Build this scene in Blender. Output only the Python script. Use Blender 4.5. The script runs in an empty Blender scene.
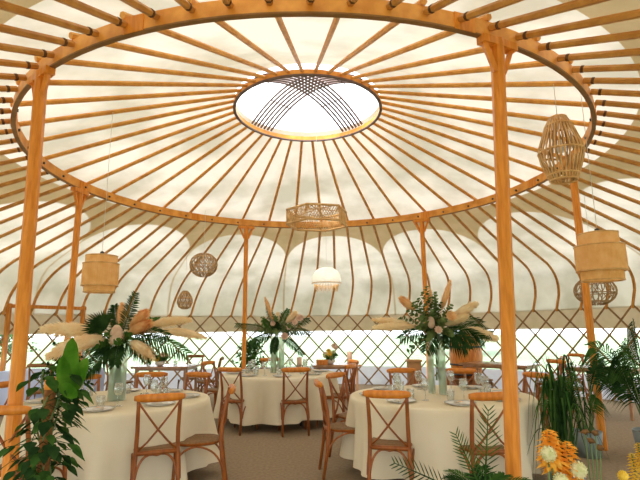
import bpy, math, random
from mathutils import Vector, Matrix
random.seed(7)
PI = math.pi
col = bpy.context.scene.collection
sc = bpy.context.scene

# ------------------------------------------------------------------ camera, world, exposure
cam_d = bpy.data.cameras.new('camera'); cam = bpy.data.objects.new('camera', cam_d); col.objects.link(cam)
cam_d.sensor_fit = 'HORIZONTAL'; cam_d.sensor_width = 36.0; cam_d.lens = 480 / 640 * 36.0
cam_d.clip_start = 0.03; cam_d.clip_end = 400
PITCH, YAW, ROLL = 0.186, 0.0243, 0.010
cam.matrix_world = (Matrix.Translation((0, -6.55, 1.42)) @ Matrix.Rotation(-YAW, 4, 'Z')
                    @ Matrix.Rotation(PI / 2 + PITCH, 4, 'X') @ Matrix.Rotation(-ROLL, 4, 'Z'))
sc.camera = cam
w = bpy.data.worlds.new('overcast_sky'); sc.world = w; w.use_nodes = True
bg = w.node_tree.nodes['Background']; bg.inputs[0].default_value = (0.93, 0.97, 1.0, 1); bg.inputs[1].default_value = 3.0
sun_d = bpy.data.lights.new('sun', 'SUN'); sun_d.energy = 5.0; sun_d.angle = math.radians(7); sun_d.color = (1.0, 0.93, 0.80)
sun = bpy.data.objects.new('sun', sun_d); col.objects.link(sun)
sun.rotation_euler = (math.radians(38), 0, math.radians(-32))
sc.view_settings.view_transform = 'Standard'; sc.view_settings.look = 'None'
sc.view_settings.gamma = 1.0; sc.view_settings.use_curve_mapping = False
sc.view_settings.exposure = 0.4
try:
    sc.cycles.max_bounces = 10; sc.cycles.diffuse_bounces = 6; sc.cycles.transparent_max_bounces = 16
    sc.cycles.transmission_bounces = 6; sc.cycles.caustics_reflective = False; sc.cycles.caustics_refractive = False
except Exception:
    pass

# ------------------------------------------------------------------ materials
def new_mat(name):
    m = bpy.data.materials.new(name); m.use_nodes = True
    nt = m.node_tree; nt.nodes.clear()
    out = nt.nodes.new('ShaderNodeOutputMaterial')
    return m, nt, out

def noise_col(nt, c1, c2, scale=6.0, detail=4.0, stretch=(1, 1, 1), lo=0.35, hi=0.65):
    tc = nt.nodes.new('ShaderNodeTexCoord'); mp = nt.nodes.new('ShaderNodeMapping')
    mp.inputs['Scale'].default_value = stretch
    n = nt.nodes.new('ShaderNodeTexNoise'); n.inputs['Scale'].default_value = scale; n.inputs['Detail'].default_value = detail
    r = nt.nodes.new('ShaderNodeValToRGB')
    r.color_ramp.elements[0].position = lo; r.color_ramp.elements[0].color = (*c1, 1)
    r.color_ramp.elements[1].position = hi; r.color_ramp.elements[1].color = (*c2, 1)
    nt.links.new(tc.outputs['Object'], mp.inputs[0]); nt.links.new(mp.outputs[0], n.inputs['Vector'])
    nt.links.new(n.outputs[0], r.inputs[0])
    return r.outputs[0]

def mat(name, c1, c2=None, rough=0.6, scale=6, stretch=(1, 1, 1), metal=0.0, spec=0.4):
    m, nt, out = new_mat(name)
    p = nt.nodes.new('ShaderNodeBsdfPrincipled')
    p.inputs['Roughness'].default_value = rough; p.inputs['Metallic'].default_value = metal
    p.inputs['Specular IOR Level'].default_value = spec
    c2 = c2 or tuple(min(1, x * 1.2) for x in c1)
    nt.links.new(noise_col(nt, c1, c2, scale, 4, stretch), p.inputs['Base Color'])
    nt.links.new(p.outputs[0], out.inputs[0])
    return m

def cloth_mat(name, c1, c2, trans=0.3, scale=5):
    """woven cloth or leaf tissue: diffuse with light passing through"""
    m, nt, out = new_mat(name)
    d = nt.nodes.new('ShaderNodeBsdfDiffuse'); t = nt.nodes.new('ShaderNodeBsdfTranslucent'); mx = nt.nodes.new('ShaderNodeMixShader')
    mx.inputs[0].default_value = trans
    c = noise_col(nt, c1, c2, scale)
    nt.links.new(c, d.inputs[0]); nt.links.new(c, t.inputs[0])
    nt.links.new(d.outputs[0], mx.inputs[1]); nt.links.new(t.outputs[0], mx.inputs[2]); nt.links.new(mx.outputs[0], out.inputs[0])
    return m

def glass_mat(name, tint=(0.93, 0.97, 0.95), clear=0.8, rough=0.05):
    m, nt, out = new_mat(name)
    a = nt.nodes.new('ShaderNodeBsdfTransparent'); a.inputs[0].default_value = (*tint, 1)
    g = nt.nodes.new('ShaderNodeBsdfGlossy'); g.inputs['Roughness'].default_value = rough
    lw = nt.nodes.new('ShaderNodeLayerWeight'); lw.inputs[0].default_value = 0.35
    mr = nt.nodes.new('ShaderNodeMapRange'); mr.inputs['To Min'].default_value = 1 - clear; mr.inputs['To Max'].default_value = 0.85
    mx = nt.nodes.new('ShaderNodeMixShader')
    nt.links.new(lw.outputs['Facing'], mr.inputs[0]); nt.links.new(mr.outputs[0], mx.inputs[0])
    nt.links.new(a.outputs[0], mx.inputs[1]); nt.links.new(g.outputs[0], mx.inputs[2]); nt.links.new(mx.outputs[0], out.inputs[0])
    return m

def film_mat(name, tint, milk):
    """clear vinyl sheet, slightly milky"""
    m, nt, out = new_mat(name)
    a = nt.nodes.new('ShaderNodeBsdfTransparent'); a.inputs[0].default_value = (*tint, 1)
    g = nt.nodes.new('ShaderNodeBsdfTranslucent'); g.inputs[0].default_value = (0.92, 0.95, 0.92, 1)
    mx = nt.nodes.new('ShaderNodeMixShader'); mx.inputs[0].default_value = milk
    nt.links.new(a.outputs[0], mx.inputs[1]); nt.links.new(g.outputs[0], mx.inputs[2]); nt.links.new(mx.outputs[0], out.inputs[0])
    return m

def canvas_mat():
    """roof canvas: single cloth inside the round-topped panels and above the ring, a doubled tan layer between them"""
    m, nt, out = new_mat('roof_canvas'); N = nt.nodes; L = nt.links
    def M(op, a, b=None, c=None):
        n = N.new('ShaderNodeMath'); n.operation = op
        for i, v in enumerate((a, b, c)):
            if v is None: continue
            if isinstance(v, (int, float)): n.inputs[i].default_value = v
            else: L.new(v, n.inputs[i])
        return n.outputs[0]
    tc = N.new('ShaderNodeTexCoord'); sp = N.new('ShaderNodeSeparateXYZ'); L.new(tc.outputs['Object'], sp.inputs[0])
    X, Y, Z = sp.outputs
    r = M('SQRT', M('ADD', M('MULTIPLY', X, X), M('MULTIPLY', Y, Y)))
    ang = M('ARCTAN2', Y, X)
    per = 2 * PI / 14
    cell = M('SUBTRACT', M('FRACT', M('ADD', M('DIVIDE', M('SUBTRACT', ang, math.radians(90 - 7.0)), per), 0.5)), 0.5)
    sx = M('MULTIPLY', M('MULTIPLY', cell, per), 5.6)          # metres along the panel at its foot
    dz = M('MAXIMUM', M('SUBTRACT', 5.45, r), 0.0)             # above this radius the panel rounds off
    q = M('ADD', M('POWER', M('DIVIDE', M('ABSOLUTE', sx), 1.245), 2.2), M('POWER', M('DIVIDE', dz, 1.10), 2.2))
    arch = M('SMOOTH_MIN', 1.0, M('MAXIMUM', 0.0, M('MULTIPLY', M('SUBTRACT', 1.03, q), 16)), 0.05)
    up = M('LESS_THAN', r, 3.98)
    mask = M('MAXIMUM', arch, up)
    cs = noise_col(nt, (0.58, 0.55, 0.44), (0.85, 0.82, 0.73), 1.0, 5, (1, 1, 1), 0.36, 0.60)  # mottling paints dappled tree shade into the single cloth's colour
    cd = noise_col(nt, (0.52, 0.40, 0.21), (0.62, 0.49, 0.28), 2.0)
    mc = N.new('ShaderNodeMix'); mc.data_type = 'RGBA'
    L.new(mask, mc.inputs[0]); L.new(cd, mc.inputs[6]); L.new(cs, mc.inputs[7])
    d = N.new('ShaderNodeBsdfDiffuse'); t = N.new('ShaderNodeBsdfTranslucent'); mx = N.new('ShaderNodeMixShader')
    L.new(mc.outputs[2], d.inputs[0]); L.new(mc.outputs[2], t.inputs[0])
    L.new(M('ADD', 0.10, M('MULTIPLY', mask, 0.085)), mx.inputs[0])
    L.new(d.outputs[0], mx.inputs[1]); L.new(t.outputs[0], mx.inputs[2]); L.new(mx.outputs[0], out.inputs[0])
    return m

M = {
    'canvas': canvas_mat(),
    'wallcloth': cloth_mat('wall_canvas', (0.66, 0.55, 0.38), (0.72, 0.61, 0.44), 0.10),
    'skirt': cloth_mat('skirt_canvas', (0.70, 0.72, 0.82), (0.78, 0.80, 0.90), 0.18),
    'film': film_mat('vinyl_window', (0.93, 0.98, 0.97), 0.05),
    'dome': film_mat('crown_cover', (0.97, 0.98, 1.0), 0.06),
    'pole': mat('varnished_pine', (0.66, 0.21, 0.016), (0.84, 0.31, 0.035), 0.42, 9, (4, 4, 0.5)),
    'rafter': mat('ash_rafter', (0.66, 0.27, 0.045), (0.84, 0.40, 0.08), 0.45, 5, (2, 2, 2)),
    'lowrafter': mat('backlit_rafter', (0.50, 0.20, 0.035), (0.64, 0.30, 0.06), 0.45, 5, (2, 2, 2)),  # darker than the upper rafters, backlit shade put into the colour
    'ring': mat('laminated_ring', (0.68, 0.26, 0.035), (0.88, 0.40, 0.075), 0.45, 6),
    'edge': mat('ring_underside_shade', (0.24, 0.11, 0.03), (0.32, 0.15, 0.045), 0.6),  # shade of the ring's underside put into a darker wood colour
    'chairleg': mat('shaded_bentwood', (0.22, 0.058, 0.008), (0.34, 0.098, 0.013), 0.38, 8, (3, 3, 1)),  # legs and seat: rail wood with shade put into its colour
    'lath': mat('crown_lath_wood', (0.16, 0.10, 0.09), (0.22, 0.15, 0.13), 0.6),
    'lattice': mat('lattice_wood', (0.24, 0.125, 0.045), (0.34, 0.19, 0.075), 0.6),
    'rope': mat('dark_rope', (0.09, 0.04, 0.02), (0.16, 0.08, 0.04), 0.9, 40),
    'iron': mat('dark_iron', (0.03, 0.03, 0.03), (0.06, 0.06, 0.06), 0.5, 20),
    'floor': mat('taupe_carpet', (0.25, 0.182, 0.115), (0.31, 0.232, 0.150), 0.95, 30, spec=0.1),
    'grass': mat('pale_meadow', (0.15, 0.22, 0.12), (0.24, 0.31, 0.19), 0.95, 0.6),
    'cloth': cloth_mat('ivory_tablecloth', (0.80, 0.70, 0.50), (0.84, 0.75, 0.56), 0.12, 3),
    'bluecloth': cloth_mat('pale_blue_cloth', (0.50, 0.56, 0.78), (0.60, 0.66, 0.86), 0.1, 3),
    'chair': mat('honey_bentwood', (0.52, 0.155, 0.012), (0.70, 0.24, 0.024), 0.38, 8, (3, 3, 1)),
    'darkchair': mat('walnut_bentwood', (0.22, 0.09, 0.025), (0.32, 0.14, 0.04), 0.45, 8),
    'rattan': mat('woven_seat', (0.15, 0.075, 0.025), (0.26, 0.14, 0.05), 0.7, 60),
    'barrel': mat('barrel_oak', (0.50, 0.15, 0.02), (0.72, 0.28, 0.04), 0.45, 5, (6, 6, 1)),
    'tabletop': mat('brown_table_wood', (0.30, 0.15, 0.07), (0.44, 0.25, 0.14), 0.25, 6),
    'bamboo': cloth_mat('bamboo_shade', (0.90, 0.54, 0.22), (0.98, 0.66, 0.32), 0.45, 12),
    'cane': mat('split_cane', (0.60, 0.33, 0.12), (0.80, 0.50, 0.22), 0.6, 12),
    'darkcane': mat('brown_cane', (0.34, 0.20, 0.09), (0.48, 0.30, 0.15), 0.6, 12),
    'white': cloth_mat('white_capiz', (0.92, 0.92, 0.90), (0.98, 0.98, 0.96), 0.5, 20),
    'glass': glass_mat('clear_glass', (0.96, 0.98, 0.96), 0.90),
    'vase': film_mat('pale_frosted_glass', (0.96, 0.98, 0.95), 0.26),
    'water': glass_mat('vase_water', (0.86, 0.96, 0.88), 0.85),
    'china': mat('white_china', (0.80, 0.78, 0.74), (0.84, 0.82, 0.78), 0.25, 3, spec=0.5),
    'rim': mat('grey_rim', (0.20, 0.19, 0.17), (0.28, 0.26, 0.24), 0.3, 3),
    'linen': cloth_mat('sage_linen', (0.66, 0.62, 0.54), (0.72, 0.68, 0.60), 0.1, 10),
    'leafdark': cloth_mat('dark_leaf', (0.014, 0.036, 0.012), (0.035, 0.08, 0.022), 0.3, 12),
    'leafmid': cloth_mat('mid_leaf', (0.035, 0.095, 0.02), (0.08, 0.17, 0.035), 0.35, 12),
    'leaflime': cloth_mat('lime_leaf', (0.05, 0.16, 0.012), (0.12, 0.28, 0.03), 0.45, 8),
    'euca': cloth_mat('eucalyptus_leaf', (0.08, 0.13, 0.045), (0.19, 0.25, 0.09), 0.3, 12),
    'stem': mat('green_stem', (0.08, 0.14, 0.04), (0.14, 0.20, 0.06), 0.6),
    'pampas': cloth_mat('pampas_plume', (0.94, 0.76, 0.50), (0.99, 0.88, 0.66), 0.45, 14),
    'pampasorange': cloth_mat('tan_plume', (0.88, 0.54, 0.25), (0.97, 0.70, 0.40), 0.35, 14),
    'orange': cloth_mat('orange_petal', (0.95, 0.46, 0.04), (0.98, 0.62, 0.12), 0.35, 30),
    'yellow': cloth_mat('yellow_petal', (0.80, 0.52, 0.05), (0.90, 0.68, 0.12), 0.35, 30),
    'creamball': cloth_mat('cream_floret', (0.62, 0.62, 0.30), (0.84, 0.80, 0.52), 0.3, 50),
    'brownbud': mat('brown_seedhead', (0.08, 0.035, 0.01), (0.20, 0.09, 0.02), 0.8, 40),
    'blush': cloth_mat('blush_petal', (0.72, 0.48, 0.36), (0.88, 0.68, 0.54), 0.3, 20),
    'coir': mat('coir_pole', (0.14, 0.055, 0.015), (0.30, 0.12, 0.03), 0.95, 50),
    'potgrey': mat('grey_zinc_pot', (0.17, 0.20, 0.20), (0.24, 0.27, 0.26), 0.5, 5),
    'potnavy': mat('slate_planter', (0.045, 0.055, 0.09), (0.07, 0.08, 0.12), 0.5, 5),
    'soil': mat('dark_soil', (0.05, 0.025, 0.015), (0.16, 0.06, 0.03), 0.95, 40),
    'candle': mat('pink_wax', (0.80, 0.52, 0.40), (0.88, 0.62, 0.50), 0.5),
    'napkin': mat('blush_napkin', (0.75, 0.55, 0.42), (0.80, 0.60, 0.47), 0.8),
    'bark': mat('tree_bark', (0.10, 0.07, 0.05), (0.17, 0.12, 0.08), 0.9),
    'crate': mat('crate_wood', (0.20, 0.09, 0.03), (0.32, 0.15, 0.05), 0.6),
}

# ------------------------------------------------------------------ mesh builder
class MB:
    def __init__(s): s.v = []; s.f = []; s.mi = []
    def add(s, vs, fs):
        b = len(s.v); s.v += [tuple(p) for p in vs]; s.f += [tuple(b + i for i in f) for f in fs]
    def tube(s, pts, rad, n=8, cap=True, flat=1.0, ref=None):
        pts = [Vector(p) for p in pts]; m = len(pts)
        if not hasattr(rad, '__len__'): rad = [rad] * m
        vs = []; u = None
        for i, p in enumerate(pts):
            t = (pts[min(i + 1, m - 1)] - pts[max(i - 1, 0)]).normalized()
            if ref is not None: u = Vector(ref) - t * t.dot(Vector(ref))
            elif u is None:
                a = Vector((0, 0, 1)) if abs(t.z) < 0.9 else Vector((1, 0, 0)); u = a - t * t.dot(a)
            else: u = u - t * t.dot(u)
            u = u.normalized(); v_ = t.cross(u)
            for k in range(n):
                a = 2 * PI * (k + .5) / n
                vs.append(p + (u * math.cos(a) + v_ * math.sin(a) * flat) * rad[i])
        fs = [(i * n + k, i * n + (k + 1) % n, (i + 1) * n + (k + 1) % n, (i + 1) * n + k) for i in range(m - 1) for k in range(n)]
        if cap: fs += [tuple(range(n))[::-1], tuple((m - 1) * n + k for k in range(n))]
        s.add(vs, fs); return s
    def lathe(s, prof, n=24, c=(0, 0, 0), wave=None):
        c = Vector(c); vs = []
        for (r, z) in prof:
            for k in range(n):
                a = 2 * PI * k / n; rr = r
                vs.append(c + Vector((rr * math.cos(a), rr * math.sin(a), z)))
        m = len(prof)
        s.add(vs, [(i * n + k, i * n + (k + 1) % n, (i + 1) * n + (k + 1) % n, (i + 1) * n + k) for i in range(m - 1) for k in range(n)])
        return s
    def box(s, c, h, R=None):
        c = Vector(c); R = R or Matrix.Identity(3)
        vs = [c + R @ Vector((h[0] * x, h[1] * y, h[2] * z)) for z in (-1, 1) for y in (-1, 1) for x in (-1, 1)]
        s.add(vs, [(0, 2, 3, 1), (4, 5, 7, 6), (0, 1, 5, 4), (1, 3, 7, 5), (3, 2, 6, 7), (2, 0, 4, 6)]); return s
    def ball(s, c, r, n=10, sq=(1, 1, 1), jit=0.0):
        c = Vector(c); m = max(4, n * 2 // 3); vs = [c + Vector((0, 0, -r * sq[2]))]
        for i in range(1, m):
            t = PI * i / m
            for k in range(n):
                a = 2 * PI * k / n; j = 1 + random.uniform(-jit, jit)
                vs.append(c + Vector((math.sin(t) * math.cos(a) * sq[0], math.sin(t) * math.sin(a) * sq[1], -math.cos(t) * sq[2])) * r * j)
        vs.append(c + Vector((0, 0, r * sq[2]))); L = len(vs) - 1
        fs = [(0, 1 + (k + 1) % n, 1 + k) for k in range(n)]
        for i in range(m - 2):
            fs += [(1 + i * n + k, 1 + i * n + (k + 1) % n, 1 + (i + 1) * n + (k + 1) % n, 1 + (i + 1) * n + k) for k in range(n)]
        fs += [(1 + (m - 2) * n + k, 1 + (m - 2) * n + (k + 1) % n, L) for k in range(n)]
        s.add(vs, fs); return s
    def leaf(s, p, d, n, L, W, shape='lance', droop=0.0, seg=4, fold=0.15):
        """one curved leaf with a midrib fold; d = direction, n = face normal"""
        p = Vector(p); d = Vector(d).normalized(); n = Vector(n); n = (n - d * d.dot(n))
        n = n.normalized() if n.length > 1e-4 else d.orthogonal().normalized()
        side = d.cross(n); vs = []
        for i in range(seg + 1):
            t = i / seg
            if shape == 'lance': wv = math.sin(PI * min(1, t * 0.92 + 0.08)) ** 0.8
            elif shape == 'strap': wv = min(1, 5 * t + .4) * min(1, (1 - t) * 2.2) ** .7
            elif shape == 'heart': wv = math.sin(PI * (t ** 0.6) * .97 + .05)
            else: wv = math.sin(PI * t) ** 0.5
            wv = max(wv, 0.02) * W / 2
            c = p + d * (L * t) - Vector((0, 0, 1)) * droop * L * t * t
            vs += [c - side * wv + n * wv * fold, c, c + side * wv + n * wv * fold]
        fs = []
        for i in range(seg):
            a = 3 * i; fs += [(a, a + 1, a + 4, a + 3), (a + 1, a + 2, a + 5, a + 4)]
        s.add(vs, fs); return s
    def build(s, name, m, parent=None, smooth=True, loc=None):
        me = bpy.data.meshes.new(name); me.from_pydata(s.v, [], s.f); me.update()
        if smooth: me.polygons.foreach_set('use_smooth', [True] * len(me.polygons))
        me.materials.append(m if not isinstance(m, str) else M[m])
        o = bpy.data.objects.new(name, me); col.objects.link(o)
        if parent: o.parent = parent
        if loc: o.location = loc
        return o

def tag(o, label=None, cat=None, group=None, kind=None):
    if label: o['label'] = label
    if cat: o['category'] = cat
    if group: o['group'] = group
    if kind: o['kind'] = kind
    return o
def thing(name, loc, label, cat, group=None, rz=0):
    o = bpy.data.objects.new(name, None); col.objects.link(o); o.location = loc; o.rotation_euler = (0, 0, rz)
    o.empty_display_size = 0.1
    return tag(o, label, cat, group)
kids = {}
def copy_tree(o, parent=None):
    c = o.copy(); col.objects.link(c); c.parent = parent
    for ch in [x for x in o.children]: copy_tree(ch, c)
    return c
def place(proto, first, loc, rz, label, group=None):
    o = proto if first else copy_tree(proto)
    o.location = loc; o.rotation_euler = (0, 0, rz); o['label'] = label
    if group: o['group'] = group
    return o
def pol(r, deg, z=0): return Vector((r * math.cos(math.radians(deg)), r * math.sin(math.radians(deg)), z))
def bez(a, b, c, n=8):
    a, b, c = Vector(a), Vector(b), Vector(c)
    return [a * (1 - t) ** 2 + b * 2 * t * (1 - t) + c * t * t for t in [i / n for i in range(n + 1)]]

RM, HM, RC, HC, RW = 3.544, 3.588, 1.054, 4.548, 6.70
WT, WIN_T, WIN_B = 1.81, 1.42, 0.47
DOOR = (258, 282)         # open doorway (degrees) just behind the viewer

# ------------------------------------------------------------------ setting
g = MB(); n = 64
g.add([(0, 0, -0.06)] + [tuple(pol(120, 360 * k / n, -0.06)) for k in range(n)], [(0, 1 + k, 1 + (k + 1) % n) for k in range(n)])
tag(g.build('ground', 'grass', None, False), kind='structure')
g = MB(); g.lathe([(0.0001, 0), (3, 0), (6.9, 0), (6.9, -0.05), (0.0001, -0.05)], 96)
tag(g.build('floor', 'floor', None, False), kind='structure')

def band(a0, a1, prof, step=2.0):
    b = MB(); k = max(1, round((a1 - a0) / step)); vs = []
    for i in range(k + 1):
        a = a0 + (a1 - a0) * i / k
        vs += [pol(r, a, z) for r, z in prof]
    m = len(prof)
    b.add(vs, [(i * m + j, (i + 1) * m + j, (i + 1) * m + j + 1, i * m + j + 1) for i in range(k) for j in range(m - 1)])
    return b
# roof canvas, thin shell over the rafters
prof = [(RC + 0.0, HC + 0.155), (RC + 0.07, HC + 0.14), (2.0, HC + 0.14 - .95 * .372), (3.62, HM + 0.245), (5.0, 3.31), (6.2, 2.86), (6.45, 2.74), (6.62, 2.58), (6.74, 2.35), (6.80, 2.05), (6.82, 1.80)]
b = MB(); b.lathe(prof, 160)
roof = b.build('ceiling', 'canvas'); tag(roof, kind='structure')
# walls: upper canvas band and lower skirt for each side, clear windows between them
def wallpart(name, a0, a1):
    b = band(a0, a1, [(6.82, WT + .02), (6.835, 1.6), (6.82, WIN_T), (6.80, WIN_T - .02)])
    c = band(a0, a1, [(6.80, WIN_B), (6.82, .25), (6.84, 0.0), (6.80, -0.05)]); b.add(c.v, c.f)
    o = b.build(name, M['wallcloth']); o.data.materials.append(M['skirt'])
    nb = len(band(a0, a1, [(1, 1), (1, 1), (1, 1), (1, 1)]).f)
    for p in o.data.polygons: p.material_index = 1 if p.index >= nb else 0
    tag(o, kind='structure')
wallpart('wall_right', -78, 45); wallpart('wall_back', 45, 135); wallpart('wall_left', 135, 258)
edges = [-78, -37, 4, 45, 75, 105, 135, 176, 217, 258]
for i in range(9):
    o = band(edges[i] + .0, edges[i + 1] - .0, [(6.81, WIN_T - .02), (6.81, WIN_B)]).build('window_%d' % (i + 1), 'film'); tag(o, kind='structure')
# crown cover
b = MB(); b.lathe([(RC + .08, HC + .15), (RC - .1, HC + .28), (.7, HC + .42), (.35, HC + .50), (0.001, HC + .52)], 48)
tag(b.build('window_10', 'dome'), kind='structure')
# side door frame in the far wall beyond the climbing plant
def wall_pt(a, z, r=6.66): return pol(r, a, z)
dfa, dfb = 152.2, 139.0
b = MB()
for a in (dfa, dfb): b.tube([wall_pt(a, 0), wall_pt(a, 2.0)], 0.05, 4)
b.tube([wall_pt(dfa + .4, 1.95), wall_pt(dfb - .4, 1.95)], 0.05, 4)
tag(b.build('door_1', 'barrel', None, False), kind='structure')

# ------------------------------------------------------------------ roof frame
frame = thing('roof_frame', (0, 0, 0), 'honey-coloured timber roof frame of radiating poles, round middle ring and crown wheel', 'roof frame')
def ring_mesh(ri, ro, z0, z1, n=120):
    b = MB(); b.lathe([(ri, z0), (ro, z0), (ro, z1), (ri, z1), (ri, z0)], n); return b
ring = ring_mesh(RM - .008, RM + .03, HM, HM + .13).build('ring_beam', 'ring', frame, False)
ring_mesh(RM - .010, RM + .032, HM - .010, HM + .004).build('underside_shade', 'edge', ring, False)  # thin dark strip painting the shade beneath the ring beam
for a in range(0, 360, 40):
    b = MB(); ang = math.radians(a + 9)
    R = Matrix.Rotation(ang, 3, 'Z')
    b.box(pol(RM + .011, a + 9, HM + .062), (.026, .09, .068), R)
    b.build('scarf_plate', 'pole', ring, False)
for k in range(40):
    b = MB(); a = k * 9 + 6.5
    b.tube([pol(RM - .012, a, HM + .05), pol(RM - .028, a, HM + .05)], .016, 8); b.build('bolt', 'iron', ring)
cw = ring_mesh(RC - .010, RC + .018, HC, HC + .07, 80).build('crown_wheel', 'ring', frame, False)
ring_mesh(RC - .016, RC + .024, HC - .012, HC + .006, 80).build('underside_shade', 'lath', cw, False)  # dark strip for underside shade, as on the ring beam
for sgn in (1, -1):
    d = Vector((math.cos(math.radians(45 * sgn + 1)), math.sin(math.radians(45 * sgn + 1)), 0)); pnd = Vector((-d.y, d.x, 0))
    for k in range(7):
        off = (k - 3) * 0.066; h = math.sqrt(RC ** 2 - off ** 2)
        b = MB(); pts = []
        for i in range(17):
            t = -1 + i / 8
            pts.append(d * h * t + pnd * off + Vector((0, 0, HC + .09 + .36 * (1 - t * t))))
        b.tube(pts, .017, 5); b.build('crown_lath', 'lath', cw)
    for t in (-.55, .5):
        b = MB(); c = d * RC * t + Vector((0, 0, HC + .075 + .36 * (1 - t * t)))
        b.tube([c - pnd * .22, c + pnd * .22], .009, 5); b.build('lath_tie', 'lath', cw)
lash_me = None
for k in range(40):
    a0 = k * 9 + 4.5
    p0 = pol(RC + .0, a0 + 0.8, HC + .05); p1 = pol(RM + .05, a0, HM + .15)
    b = MB(); b.tube([p0 + (p1 - p0) * t for t in (0, .33, .66, 1)], [.022, .026, .028, .028], 6, ref=(0, 0, 1))
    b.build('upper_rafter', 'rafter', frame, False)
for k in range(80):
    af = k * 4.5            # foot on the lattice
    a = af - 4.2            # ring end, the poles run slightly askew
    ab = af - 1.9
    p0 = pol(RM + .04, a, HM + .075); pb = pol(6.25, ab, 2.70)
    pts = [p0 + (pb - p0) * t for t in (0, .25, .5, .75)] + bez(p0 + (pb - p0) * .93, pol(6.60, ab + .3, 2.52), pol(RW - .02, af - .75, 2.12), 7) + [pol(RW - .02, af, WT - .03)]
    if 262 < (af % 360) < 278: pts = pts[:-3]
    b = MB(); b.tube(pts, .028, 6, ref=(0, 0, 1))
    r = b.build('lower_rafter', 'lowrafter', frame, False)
    b = MB(); q = p0 + (pb - p0) * .028
    dd = (pb - p0).normalized()
    b.tube([q - dd * .012, q + dd * .012], .031, 8); b.build('rope_lashing', 'rope', r)

# ring posts
posts = [(-129.2, (6, 540), 'thick honey wooden post beside the climbing plant, its foot out of view'),
         (-66.0, 0, 'thick honey wooden post between the chair and the strappy-leaved plant'),
         (-8.1, 0, 'wooden post rising between the two grey palm pots'),
         (50.6, 0, 'slim wooden post rising behind the vases with eucalyptus'),
         (111.4, 0, 'slim wooden post rising out of the leafy green shrub'),
         (169.6, 0, 'wooden post behind the fan palm leaves and barrel-shaped lampshade')]
foots = [(-2.13, -2.83), (1.36, -3.09), (3.47, -.60), None, None, None]
for (a, _, lab), ft in zip(posts, foots):
    top = pol(RM + .02, a, 0); ft = Vector((ft[0], ft[1], 0)) if ft else top
    t = thing('ring_post', ft, lab, 'post', 'posts holding up the roof ring')
    d = top - ft
    R = 0.051 if a < -60 else 0.046
    b = MB(); b.tube([(0, 0, 0), d * .5 + Vector((0, 0, 1.8)), d + Vector((0, 0, HM + .0))], R, 8); b.build('pole', 'pole', t, False)
    tan = Vector((-math.sin(math.radians(a)), math.cos(math.radians(a)), 0))
    for s in (1, -1):
        b = MB(); b.tube([d + Vector((0, 0, HM - .27)) + tan * s * .04, d + Vector((0, 0, HM - .01)) + tan * s * .155], .026, 4); b.build('brace', 'pole', t, False)
    b = MB(); R3 = Matrix.Rotation(math.radians(a), 3, 'Z')
    b.box(d + Vector((0, 0, HM - .035)), (.04, .17, .03), R3); b.build('head_block', 'pole', t, False)

# lattice wall
lat = thing('lattice_wall', (0, 0, 0), 'round wall of crossed brown wooden laths in front of the clear windows', 'lattice')
NP = 8; span = 3.0 * 4.5 * (WT + .04) / 0.58 / 3.0
panels = [(MB()) for _ in range(NP)]
for k in range(80):
    for s in (1, -1):
        a0 = k * 4.5; sweep = span * s
        lo, hi = sorted((a0, a0 - sweep))
        if any(DOOR[0] - 1 < ((a0 - sweep * t) % 360) < DOOR[1] + 1 for t in (0, .25, .5, .75, 1)): continue
        pts = [pol(RW + .012 * s, a0 - sweep * t, (WT + .03) * (1 - t)) for t in [i / 8 for i in range(9)]]
        vs = []; ww = .017
        for i, p in enumerate(pts):
            tt = (pts[min(8, i + 1)] - pts[max(0, i - 1)]).normalized(); nr = Vector((p.x, p.y, 0)).normalized(); sd = tt.cross(nr)
            vs += [p - sd * ww - nr * .006, p + sd * ww - nr * .006, p + sd * ww + nr * .006, p - sd * ww + nr * .006]
        fs = [(i * 4 + j, i * 4 + (j + 1) % 4, i * 4 + 4 + (j + 1) % 4, i * 4 + 4 + j) for i in range(8) for j in range(4)] + [(3, 2, 1, 0), (32, 33, 34, 35)]
        panels[k * NP // 80].add(vs, fs)
for b in panels: b.build('lattice_panel', 'lattice', lat, False)

# ------------------------------------------------------------------ tables
TA = Vector((-1.97, -1.42, 0)); TB = Vector((1.36, -1.35, 0)); TC = Vector((-.50, 1.52, 0))
def round_table(c, label, clothlabel, seed, R=.92):
    rnd = random.Random(seed)
    t = thing('round_table', c, label, 'table', 'round dining tables')
    b = MB(); b.lathe([(.001, .715), (R, .715), (R, .74), (.001, .74)], 48); b.build('tabletop', 'tabletop', t)
    for a in (45, 135, 225, 315):
        b = MB(); b.tube([pol(.50, a, .715), pol(.52, a, .0)], .016, 8); b.build('leg', 'iron', t)
    b = MB(); n = 144; prof = [(0.0, .748), (.5, .748), (R - .03, .748), (R + .005, .744), (R + .018, .728), (R + .022, .69), (R + .03, .55), (R + .045, .35), (R + .06, .20), (R + .065, .13)]
    ph = [rnd.uniform(0, 6.28) for _ in range(5)]
    vs = []
    for (r, z) in prof[1:]:
        f = max(0, (.72 - z) / .6)
        for k in range(n):
            a = 2 * PI * k / n
            w_ = .075 * math.sin(9 * a + ph[0]) + .04 * math.sin(17 * a + ph[1]) + .018 * math.sin(26 * a + ph[2]) + .02 * math.sin(4 * a + ph[3])
            rr = r + f * (w_ - .02); vs.append(Vector((rr * math.cos(a), rr * math.sin(a), z + (f > .8) * .012 * math.sin(3 * a + ph[4]))))
    m = len(prof) - 1; vs.append(Vector((0, 0, .748)))
    fs = [(i * n + k, i * n + (k + 1) % n, (i + 1) * n + (k + 1) % n, (i + 1) * n + k) for i in range(m - 1) for k in range(n)] + [(len(vs) - 1, (k + 1) % n, k) for k in range(n)]
    b.add(vs, fs); o = b.build('tablecloth', 'cloth', None); o.location = c
    tag(o, clothlabel, 'tablecloth', 'ivory floor-length tablecloths')
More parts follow.
